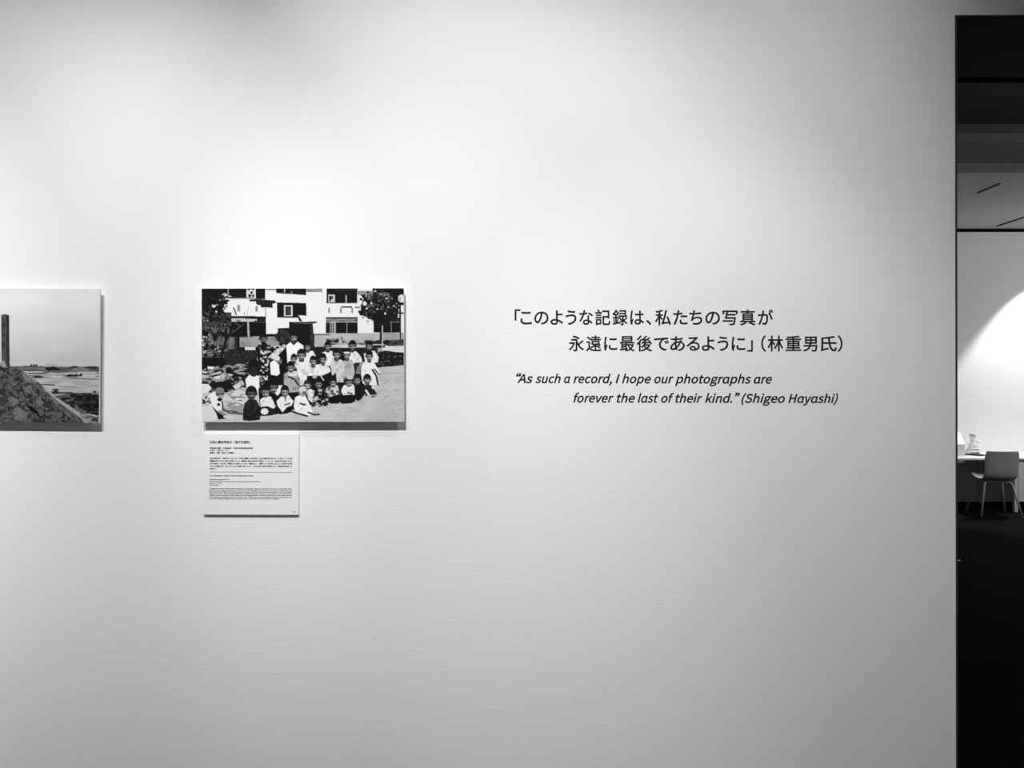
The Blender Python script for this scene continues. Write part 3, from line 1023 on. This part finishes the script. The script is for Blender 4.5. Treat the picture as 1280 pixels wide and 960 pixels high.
# quotation in English, slanted
GLYPHS = {"(":[118,[[[84,-69],[103,-60],[84,-21],[70,21],[62,64],[59,109],[62,153],[70,197],[84,238],[103,277],[84,286],[62,246],[46,204],[36,158],[32,109],[36,59],[46,14],[62,-29]]]],")":[118,[[[35,-69],[56,-29],[72,14],[83,59],[86,109],[83,158],[72,204],[56,246],[35,286],[15,277],[34,238],[49,197],[57,153],[60,109],[57,64],[49,21],[34,-21],[15,-60]]]],",":[97,[[[26,-67],[48,-54],[64,-38],[74,-17],[77,7],[76,22],[70,34],[62,42],[50,44],[41,43],[33,38],[28,31],[26,22],[28,12],[33,5],[41,1],[50,-1],[54,0],[51,-15],[44,-28],[33,-39],[19,-48]]]],".":[97,[[[49,-5],[58,-3],[65,2],[70,10],[72,20],[70,30],[65,37],[58,42],[49,44],[40,42],[32,37],[27,30],[26,20],[27,10],[32,2],[40,-3]]]],"A":[213,[[[1,0],[34,0],[59,78],[153,78],[177,0],[211,0],[124,257],[88,257]],[[67,104],[79,144],[105,230],[106,230],[132,144],[145,104]]]],"H":[255,[[[35,0],[68,0],[68,121],[187,121],[187,0],[220,0],[220,257],[187,257],[187,149],[68,149],[68,257],[35,257]]]],"I":[103,[[[35,0],[68,0],[68,257],[35,257]]]],"S":[209,[[[106,-5],[143,1],[170,17],[188,40],[194,68],[190,93],[178,112],[162,126],[141,137],[104,153],[89,159],[75,168],[65,180],[62,196],[65,211],[75,223],[90,230],[110,233],[127,231],[142,226],[156,219],[168,209],[185,230],[170,242],[152,252],[132,259],[110,261],[77,256],[52,242],[35,221],[29,193],[34,169],[46,150],[63,137],[81,127],[118,111],[135,103],[148,94],[157,82],[161,65],[157,48],[146,35],[130,27],[107,24],[87,26],[68,33],[51,43],[36,56],[17,33],[35,18],[56,6],[80,-2]]]],"c":[179,[[[107,-5],[124,-3],[140,2],[155,9],[169,19],[155,41],[145,34],[134,28],[123,24],[110,22],[86,27],[67,42],[55,65],[51,95],[56,125],[68,148],[87,163],[111,168],[122,167],[131,164],[140,158],[149,152],[165,173],[154,181],[142,188],[127,193],[110,195],[75,188],[46,169],[26,137],[18,95],[25,53],[44,22],[72,2]]]],"d":[217,[[[97,-5],[114,-2],[129,3],[143,12],[155,22],[156,22],[159,0],[185,0],[185,279],[153,279],[153,206],[154,173],[142,182],[130,189],[116,194],[101,195],[70,188],[43,168],[25,137],[19,95],[24,53],[40,21],[65,2]],[[104,22],[82,27],[65,42],[55,65],[51,95],[56,125],[68,148],[85,163],[106,168],[118,167],[130,163],[141,157],[153,148],[153,48],[141,37],[129,29],[117,24]]]],"e":[194,[[[109,-5],[127,-3],[144,1],[158,7],[172,15],[160,36],[149,30],[138,25],[126,22],[113,21],[88,26],[68,39],[55,60],[50,88],[178,88],[178,91],[179,96],[179,101],[179,106],[174,143],[160,171],[136,189],[103,195],[72,188],[44,168],[25,137],[18,95],[25,53],[45,22],[74,2]],[[49,110],[56,135],[68,154],[85,166],[104,169],[124,166],[139,154],[148,136],[151,110]]]],"f":[114,[[[12,164],[37,164],[37,0],[69,0],[69,164],[110,164],[110,190],[69,190],[69,220],[71,236],[76,248],[84,255],[96,258],[101,257],[107,256],[112,255],[118,252],[125,277],[118,280],[110,282],[102,283],[93,283],[68,279],[51,266],[41,247],[37,221],[37,190],[12,188]]]],"g":[197,[[[96,-88],[136,-82],[166,-68],[186,-47],[193,-22],[188,-1],[176,13],[155,21],[126,23],[89,23],[73,25],[63,29],[57,36],[56,44],[57,51],[59,57],[63,62],[68,67],[75,64],[82,62],[89,61],[96,60],[123,65],[145,78],[160,99],[166,126],[164,138],[161,149],[156,158],[150,166],[189,166],[189,190],[123,190],[117,192],[111,194],[104,195],[96,195],[69,190],[46,177],[31,155],[25,127],[27,111],[33,97],[41,85],[50,76],[50,75],[42,68],[35,60],[31,50],[29,39],[30,29],[34,20],[39,13],[46,8],[46,6],[34,-3],[25,-13],[20,-25],[18,-37],[24,-58],[40,-74],[65,-84]],[[96,82],[80,85],[68,94],[59,108],[56,127],[59,146],[68,160],[80,169],[96,172],[112,169],[125,160],[133,146],[137,127],[133,108],[125,94],[112,85]],[[101,-65],[78,-63],[60,-56],[50,-46],[46,-32],[47,-24],[50,-16],[56,-8],[65,0],[72,-1],[78,-2],[84,-3],[90,-3],[123,-3],[139,-4],[151,-8],[159,-16],[161,-27],[157,-41],[145,-54],[126,-62]]]],"h":[213,[[[32,0],[64,0],[64,138],[78,151],[90,160],[103,165],[116,167],[133,164],[144,155],[150,139],[152,116],[152,0],[184,0],[184,120],[181,152],[170,176],[152,190],[126,195],[108,193],[91,186],[77,176],[63,163],[64,202],[64,279],[32,279]]]],"i":[96,[[[32,0],[64,0],[64,190],[32,190]],[[48,229],[57,231],[64,235],[68,242],[70,251],[68,259],[64,266],[57,270],[48,271],[40,270],[33,266],[29,259],[27,251],[29,242],[33,235],[40,231]]]],"k":[193,[[[32,0],[64,0],[64,50],[99,92],[155,0],[190,0],[118,113],[181,190],[146,190],[65,90],[64,90],[64,279],[32,279]]]],"l":[99,[[[66,-5],[72,-4],[77,-4],[81,-3],[84,-2],[80,23],[78,22],[76,22],[74,22],[73,22],[70,23],[67,25],[65,29],[64,36],[64,279],[32,279],[32,38],[34,20],[40,7],[51,-2]]]],"n":[214,[[[32,0],[64,0],[64,138],[78,151],[90,160],[103,165],[116,167],[133,164],[144,155],[150,139],[152,116],[152,0],[184,0],[184,120],[181,152],[170,176],[152,190],[126,195],[108,193],[91,186],[76,175],[62,162],[62,162],[58,190],[32,190]]]],"o":[212,[[[106,-5],[139,2],[167,22],[187,53],[194,95],[187,137],[167,169],[139,188],[106,195],[73,188],[45,169],[25,137],[18,95],[25,53],[45,22],[73,2]],[[106,22],[84,27],[66,42],[55,65],[51,95],[55,125],[66,148],[84,163],[106,168],[129,163],[146,148],[157,125],[161,95],[157,65],[146,42],[129,27]]]],"p":[217,[[[32,-80],[64,-80],[64,-16],[63,18],[76,8],[90,1],[103,-3],[116,-5],[147,2],[173,22],[192,55],[199,98],[194,138],[179,169],[155,188],[123,195],[107,193],[91,187],[76,178],[62,168],[62,168],[58,190],[32,190]],[[111,22],[100,23],[89,27],[77,33],[64,42],[64,142],[78,153],[91,161],[103,166],[115,168],[138,163],[154,149],[163,127],[165,98],[161,66],[150,42],[132,28]]]],"r":[136,[[[32,0],[64,0],[64,122],[75,143],[87,156],[100,164],[112,166],[117,166],[122,166],[126,165],[131,163],[137,191],[132,193],[127,194],[122,195],[116,195],[101,192],[86,184],[73,172],[62,155],[62,155],[58,190],[32,190]]]],"s":[164,[[[82,-5],[112,0],[133,12],[146,30],[151,52],[146,75],[132,90],[114,101],[93,110],[78,116],[65,122],[56,131],[52,143],[54,153],[61,162],[72,168],[88,170],[100,169],[111,165],[121,160],[131,153],[146,173],[134,182],[120,189],[104,193],[87,195],[59,191],[39,179],[26,162],[22,141],[27,120],[39,105],[57,94],[77,86],[93,80],[107,72],[117,63],[120,50],[118,38],[111,29],[99,23],[83,20],[67,22],[53,27],[39,34],[27,43],[11,22],[26,11],[43,3],[62,-3]]]],"t":[132,[[[92,-5],[101,-4],[110,-2],[119,0],[127,2],[121,27],[116,25],[110,23],[105,22],[99,21],[85,24],[76,31],[71,42],[70,58],[70,164],[121,164],[121,190],[70,190],[70,244],[43,244],[40,190],[9,188],[9,164],[38,164],[38,59],[41,33],[50,13],[66,0]]]],"u":[213,[[[88,-5],[106,-2],[122,5],[137,16],[151,30],[152,30],[154,0],[181,0],[181,190],[149,190],[149,55],[136,41],[124,31],[111,25],[97,23],[81,26],[70,35],[64,51],[62,74],[62,190],[29,190],[29,70],[33,38],[44,14],[62,0]]]],"v":[182,[[[73,0],[111,0],[178,190],[146,190],[110,82],[93,26],[91,26],[74,82],[38,190],[5,190]]]],"y":[182,[[[35,-82],[61,-77],[80,-63],[95,-42],[106,-16],[178,190],[147,190],[112,85],[97,31],[95,31],[76,85],[38,190],[5,190],[81,0],[77,-15],[70,-31],[60,-44],[49,-53],[34,-56],[30,-55],[26,-55],[22,-54],[19,-53],[13,-78],[18,-80],[23,-81],[29,-82]]]],"ɑ":[219,[[[97,-5],[114,-2],[130,4],[144,13],[155,23],[157,23],[160,10],[166,2],[175,-3],[187,-5],[192,-4],[196,-4],[200,-3],[204,-2],[200,23],[197,22],[196,22],[195,22],[193,22],[190,23],[187,25],[185,29],[185,36],[185,190],[159,190],[156,172],[155,172],[143,182],[130,189],[117,194],[102,195],[70,188],[44,168],[25,137],[19,95],[24,53],[40,21],[65,2]],[[104,22],[82,27],[65,42],[55,65],[51,95],[56,125],[68,148],[85,163],[106,168],[118,167],[130,163],[141,157],[153,148],[153,48],[141,37],[129,29],[117,24]]]],"“":[350,[[[270,283],[262,297],[246,286],[232,272],[222,253],[218,231],[221,218],[227,207],[235,200],[246,198],[257,200],[264,205],[268,212],[270,221],[268,229],[264,237],[257,241],[248,243],[245,243],[243,242],[240,241],[238,240],[241,252],[247,264],[257,275]],[[337,283],[329,297],[313,286],[299,272],[289,253],[286,231],[288,218],[294,207],[303,200],[313,198],[324,200],[331,205],[336,212],[337,221],[336,229],[331,237],[324,241],[315,243],[312,243],[310,242],[307,241],[306,240],[308,252],[314,264],[324,275]]]],"”":[350,[[[81,210],[88,196],[104,207],[118,221],[128,240],[132,262],[129,275],[123,286],[115,293],[104,295],[94,293],[86,288],[82,281],[80,272],[82,264],[86,256],[93,252],[102,250],[105,250],[107,251],[110,252],[112,253],[109,241],[103,229],[93,218]],[[13,210],[21,196],[37,207],[51,221],[61,240],[64,262],[62,275],[56,286],[47,293],[37,295],[26,293],[19,288],[14,281],[13,272],[15,264],[19,256],[26,252],[35,250],[38,250],[40,251],[43,252],[44,253],[42,241],[36,229],[26,218]]]]}
EN = [
    [('“As', 645.1, 666.1), ('such', 669.2, 700.8), ('a', 704.8, 712.8), ('record,', 716.5, 764.9), ('I', 769.2, 774.7), ('hope', 777.3, 813.6),
     ('our', 817.7, 842.0), ('photographs', 843.8, 938.9), ('are', 942.0, 964.8)],
    [('forever', 716.5, 767.0), ('the', 770.9, 793.6), ('last', 797.2, 822.9), ('of', 826.3, 842.5), ('their', 844.2, 878.0), ('kind.”', 881.3, 924.8),
     ('(Shigeo', 926.8, 981.1), ('Hayashi)', 985.3, 1047.3)],
]
EN_BASE = (479.1, 503.2)
SLANT = 0.26
GS = 10.5 / 257.0
en = thing('wall_lettering', 'black slanted English quotation in two lines below the Japanese one', 'lettering',
           (U(845, 503, WALL_Y)[0], WALL_Y, U(845, 503, WALL_Y)[1]))
en.rotation_euler = (0, math.radians(0.2), 0)
for row, base in zip(EN, EN_BASE):
    ps = []
    for word, p0, p1 in row:
        pen, spl = 0.0, []
        for ch in word:
            g = GLYPHS['ɑ' if ch == 'a' else ch]
            if ch in '“”':
                k0 = 218 if ch == '“' else min(p[0] for s in g[1] for p in s)
                dx = pen - k0 + 12
                adv = 105 if ch == '“' else 130
            else:
                dx, adv = pen, g[0]
            for s in g[1]:
                q = embolden([(x + dx + y * SLANT, y) for x, y in s], 7.0)
                spl.append(q)
            pen += adv
        me = glyph_mesh([[(x / 1000, y / 1000) for x, y in s] for s in spl], 0.0, 0.02)
        co = coords(me)
        gx0, gx1 = float(co[:, 0].min()), float(co[:, 0].max())
        k = (p1 - p0) / (gx1 - gx0)

        def fn(v, k=k, p0=p0, gx0=gx0, base=base):
            x, z = U(p0 + (v.x - gx0) * k, base - v.y * 1000 * GS, WALL_Y)
            return Vector((x - en.location.x, -VIN / 2 - v.z * VIN / 0.02, z - en.location.z))
        ps.append((me, fn))
    join('lettering_line', ps, M_VINYL, en)

# ---------------------------------------------------------------- caption board under the school photograph
CT = 0.0065
CF = WALL_Y - CT
xa, za = U(254.2, 643.2, CF)
xb, zb = U(373.2, 541.6, CF)
ccx, ccz = (xa + xb) / 2, (za + zb) / 2
cap = thing('caption_board', 'small white caption board with two languages of fine print below the children photograph', 'caption', (ccx, WALL_Y, ccz))
cap.rotation_euler = (0, math.radians(0.25), 0)
obj('board', B(xa - ccx, xb - ccx, -CT, -0.0003, za - ccz, zb - ccz, bevel=.0006), M_CAPTION, cap)


def cap_text(lines, m, name, bold=0.0):
    ps = []
    for body, p0, p1, base, em in lines:
        me = font_mesh(body, bold=bold)
        co = coords(me)
        gx0, gx1 = float(co[:, 0].min()), float(co[:, 0].max())
        k = (p1 - p0) / (gx1 - gx0)

        def fn(v, k=k, p0=p0, gx0=gx0, base=base, em=em):
            x, z = U(p0 + (v.x - gx0) * k, base - v.y * em, CF)
            return Vector((x - ccx, -CT - 0.0002 - .003 * v.z, z - ccz))
        ps.append((me, fn))
    return join(name, ps, m, cap)


cap_text([('比治山国民学校の「迷子収容所」', 262, 312.6, 553.7, 3.7)], M_INK, 'title', .03)
cap_text([('菊池俊吉 撮影　日本映画社　広島平和記念資料館所蔵', 262, 315.6, 560.6, 2.1),
          ('1945年　10月6日〜11日', 262, 284.8, 563.4, 2.1),
          ('撮影地　段原（現在の上東雲町）', 262, 292.8, 566.4, 2.1)], M_INK, 'credit_text', .03)
cap_text([('比治山国民学校は、児童が学んでいましたが、広島市は被爆後「迷子収容所」を比治山国民学校に設けました。親を亡くした子や親', 262, 365, 573.4, 2.1),
          ('類縁者が見つからない迷子を収容しました。教職員や保母が乳幼児の世話をしていました。広島市は各学校に子ども', 262, 364.6, 576.6, 2.1),
          ('たちを収容し、炊き出しや寝具などを用意しましたが、食糧は乏しく、病気で亡くなる子もいました。引き取り手が現', 262, 365, 579.9, 2.1),
          ('われた子は家庭に帰り、残った子どもたちは施設へ移されました。比治山の迷子収容所は翌年閉じられ、広島戦災児育成所へ引', 262, 364.6, 583.2, 2.1),
          ('き継いだ。', 262, 270, 586.3, 2.1)], M_INK, 'japanese_text', .03)
cap_text([('An orphanage at Hijiyama National Elementary School', 262, 316.6, 595.0, 2.3)], M_INK, 'english_title', .03)
cap_text([('Photographed by Japanese film crew', 261.8, 286.6, 599.7, 1.8),
          ('Photo courtesy of the owner, provided by Hiroshima Peace Memorial Museum', 261.8, 326, 602.1, 1.8),
          ('Oct. 6–11, 1945', 261.8, 277, 604.2, 1.8),
          ('Danbara, Hiroshima', 261.8, 273.6, 606.4, 1.8)], M_INK, 'english_credit', .03)
EB = ['In August, the Hiroshima City government established an orphanage in Hijiyama National School to care for young children whose',
      'parents had been missing. The first picture of the boys was in the photograph in the ruins of their school. One of the teachers also said',
      'that a number of injured children were among the group and that they were not able to find their parents. According to a record of the Hijiyama',
      'orphanage, a total of 91 children, including 40 girls, had been admitted by September of that year. Among them some were reunited with their',
      'relatives and went home again. The others remained at the orphanage for weeks or months, and some of them were to be taken into care',
      'by the Hiroshima War Orphans Foster Home in February 1946. The foster home was then established by volunteers outside of the former',
      'site of the prefectural agricultural research station on the far side of the hill near Itsukaichi.']
cap_text([(s, 261.6, 364.7 if i < 6 else 349.8, 610.8 + 2.15 * i, 1.75) for i, s in enumerate(EB)], M_INK, 'english_text', .03)
cap_text([('1-308', 365.0, 369.4, 639.8, 1.7)], M_INK, 'panel_number', .008)
rx0, rz0 = U(262, 589.9, CF)
rx1, rz1 = U(365, 589.3, CF)
obj('rule', B(rx0 - ccx, rx1 - ccx, -CT - .0003, -CT - .00005, rz0 - ccz, rz1 - ccz), M_GREYINK, cap)

# ---------------------------------------------------------------- far room furniture
DZ = 0.680
# desk along the far wall
desk = thing('desk', 'long white desk top on slim legs along the far wall', 'desk', (5.4, 10.18, 0))
DR = 7.9
obj('desk_top', B(4.0 - 5.4, DR - 5.4, 9.70 - 10.18, FARY - .003 - 10.18, DZ - .022, DZ, bevel=.003), M_DESK, desk)
for lx, ly in ((6.331, 9.735), (6.331, 10.45), (4.05, 9.735), (4.05, 10.45), (DR - .05, 9.735), (DR - .05, 10.45)):
    obj('leg', B(lx - .022 - 5.4, lx + .022 - 5.4, ly - .022 - 10.18, ly + .022 - 10.18, 0, DZ - .022, bevel=.003), M_DESK, desk)
bx = U(1205, 0, 9.84)[0]
obj('cable_tray', B(bx - .35 - 5.4, bx - 5.4, 9.84 - 10.18, 9.96 - 10.18, DZ - .068, DZ - .022, bevel=.003), M_STEEL, desk)
# white cabinet to the right of the desk
# white panel hanging under the front edge of the desk, right of the leg
obj('front_panel', B(6.374 - 5.4, DR - .12 - 5.4, 9.735 - 10.18, 9.757 - 10.18, .131, DZ - .026, bevel=.002), M_DESK, desk)

# chair seen from behind
def shell_mesh():
    prof = [(.245, .469), (.215, .467), (.15, .459), (.07, .446), (-.03, .434), (-.10, .430), (-.150, .442), (-.183, .475), (-.200, .520), (-.212, .590), (-.224, .670), (-.236, .750), (-.244, .802)]
    half = [.125, .168, .192, .200, .202, .200, .196, .194, .195, .197, .198, .196, .182]
    bm = bmesh.new()
    nu = 13
    rows = []
    for i, ((y, z), hw) in enumerate(zip(prof, half)):
        j0, j1 = max(i - 1, 0), min(i + 1, len(prof) - 1)
        d = Vector((0, prof[j1][0] - prof[j0][0], prof[j1][1] - prof[j0][1])).normalized()
        nrm = Vector((0, d.z, -d.y))          # towards the sitter
        rows.append([bm.verts.new(Vector((hw * u, y, z)) + nrm * (.022 * abs(u) ** 3.0)) for u in [-1 + 2 * k / (nu - 1) for k in range(nu)]])
    for a, b in zip(rows, rows[1:]):
        for k in range(nu - 1):
            bm.faces.new((a[k], a[k + 1], b[k + 1], b[k]))
    return bm


ch = thing('chair', 'grey plastic shell chair with slim metal legs pulled up to the desk', 'chair', (5.945, 9.555, 0), math.radians(-7))
sh = obj('shell', shell_mesh(), M_SHELL, ch, True)
md = sh.modifiers.new('thickness', 'SOLIDIFY')
md.thickness = .010
md.offset = 0
md = sh.modifiers.new('smooth', 'SUBSURF')
md.levels = md.render_levels = 2
for sx in (-1, 1):
    for yt, yf in ((-.115, -.205), (.125, .205)):
        pts = [(sx * .10, yt, .412), (sx * .135, yt, .412), (sx * .152, yt + (yf - yt) * .05, .400), (sx * .160, yt + (yf - yt) * .1, .375), (sx * .232, yf, .004)]
        obj('leg', tube(bmesh.new(), pts, .0105), M_STEEL, ch, True)
for yt in (-.115, .125):
    obj('cross_bar', tube(bmesh.new(), [(-.10, yt, .412), (.10, yt, .412)], .0105), M_STEEL, ch, True)

# plaster figurine on a dark tray
gy = 10.15
gx = U(1215.5, 0, gy)[0]
tray = setprops(obj('tray', ellipsoid(bmesh.new(), (0, 0, .010), (.100, .16, .009), 28, 8), M_TRAY, None, True),
                'dark oval tray lying on the desk under the white figurine', 'tray')
tray.location = (gx + .03, gy, DZ + .001)
fg = thing('figurine', 'small white plaster figurine with a grey cap sitting on a block', 'figurine', (gx, gy, DZ + .020))
bm = bmesh.new()
box(bm, -.080, .075, -.05, .05, 0, .048, bevel=.01)
box(bm, -.055, .078, -.056, .045, .045, .088, bevel=.012)
obj('seat_block', bm, M_PLASTER, fg, True)
bm = bmesh.new()
tube(bm, [(.0, 0, .075), (.0, 0, .10), (.002, 0, .14), (.0, 0, .165), (-.002, 0, .18)], [.050, .054, .050, .040, .022], 16)
obj('torso', bm, M_PLASTER, fg, True)
obj('arm', tube(bmesh.new(), [(.02, -.02, .165), (.055, -.045, .158), (.088, -.05, .150)], [.016, .014, .011]), M_PLASTER, fg, True)
obj('arm', tube(bmesh.new(), [(-.02, -.01, .160), (-.06, -.02, .142), (-.095, -.03, .138)], [.018, .016, .012]), M_PLASTER, fg, True)
bm = bmesh.new()
ellipsoid(bm, (0, 0, .218), (.034, .036, .040))
ellipsoid(bm, (.004, -.036, .214), (.007, .010, .009), 10, 8)
ellipsoid(bm, (-.034, -.002, .218), (.006, .010, .03), 10, 8)
ellipsoid(bm, (.034, -.002, .218), (.006, .010, .03), 10, 8)
obj('head', bm, M_PLASTER, fg, True)
bm = bmesh.new()
ellipsoid(bm, (.002, .002, .244), (.037, .038, .024))
box(bm, -.012, .040, -.048, -.01, .234, .240, bevel=.002)
obj('cap', bm, M_CAP, fg, True)

# white lamp at the edge of the opening
ly = 10.05
lx = U(1195.5, 0, ly)[0]
lp = thing('table_lamp', 'white table lamp with tapered shade at the left end of the desk view', 'lamp', (lx, ly, DZ))
obj('base', frustum(bmesh.new(), (0, 0), 0, .155, .098, .098, .098, .098), M_DESK, lp)
obj('shade', frustum(bmesh.new(), (0, 0), .157, .305, .100, .100, .040, .040), M_SHADE, lp)

# slots in the far ceiling
for (xa_, ya_, yb_), lab in (((5.16, 8.18, 8.56), 'short dark ceiling track, the one further from the far wall'),
                             ((6.51, 9.60, 10.38), 'dark ceiling track running up to the far wall')):
    t = setprops(obj('ceiling_track', B(-.012, .012, ya_, yb_, FZ - .014, FZ - .0005, bevel=.002), M_DARK), lab, 'track')
    t.location = (xa_, 0, 0)
# scrap of paper on the dark carpet, just beyond the opening
sx_, _ = U(1198.2, 0, 7.06)
bm = bmesh.new()
vs = [bm.verts.new(p) for p in ((-.012, -.012, .001), (.013, -.010, .002), (.014, .013, .010), (-.010, .014, .004))]
bm.faces.new(vs)
bmesh.ops.solidify(bm, geom=bm.faces[:], thickness=.0008)
ps = setprops(obj('paper_scrap', bm, M_BOARD), 'tiny white paper scrap on the dark carpet beyond the opening', 'paper')
ps.location = (sx_, 7.06, 0)
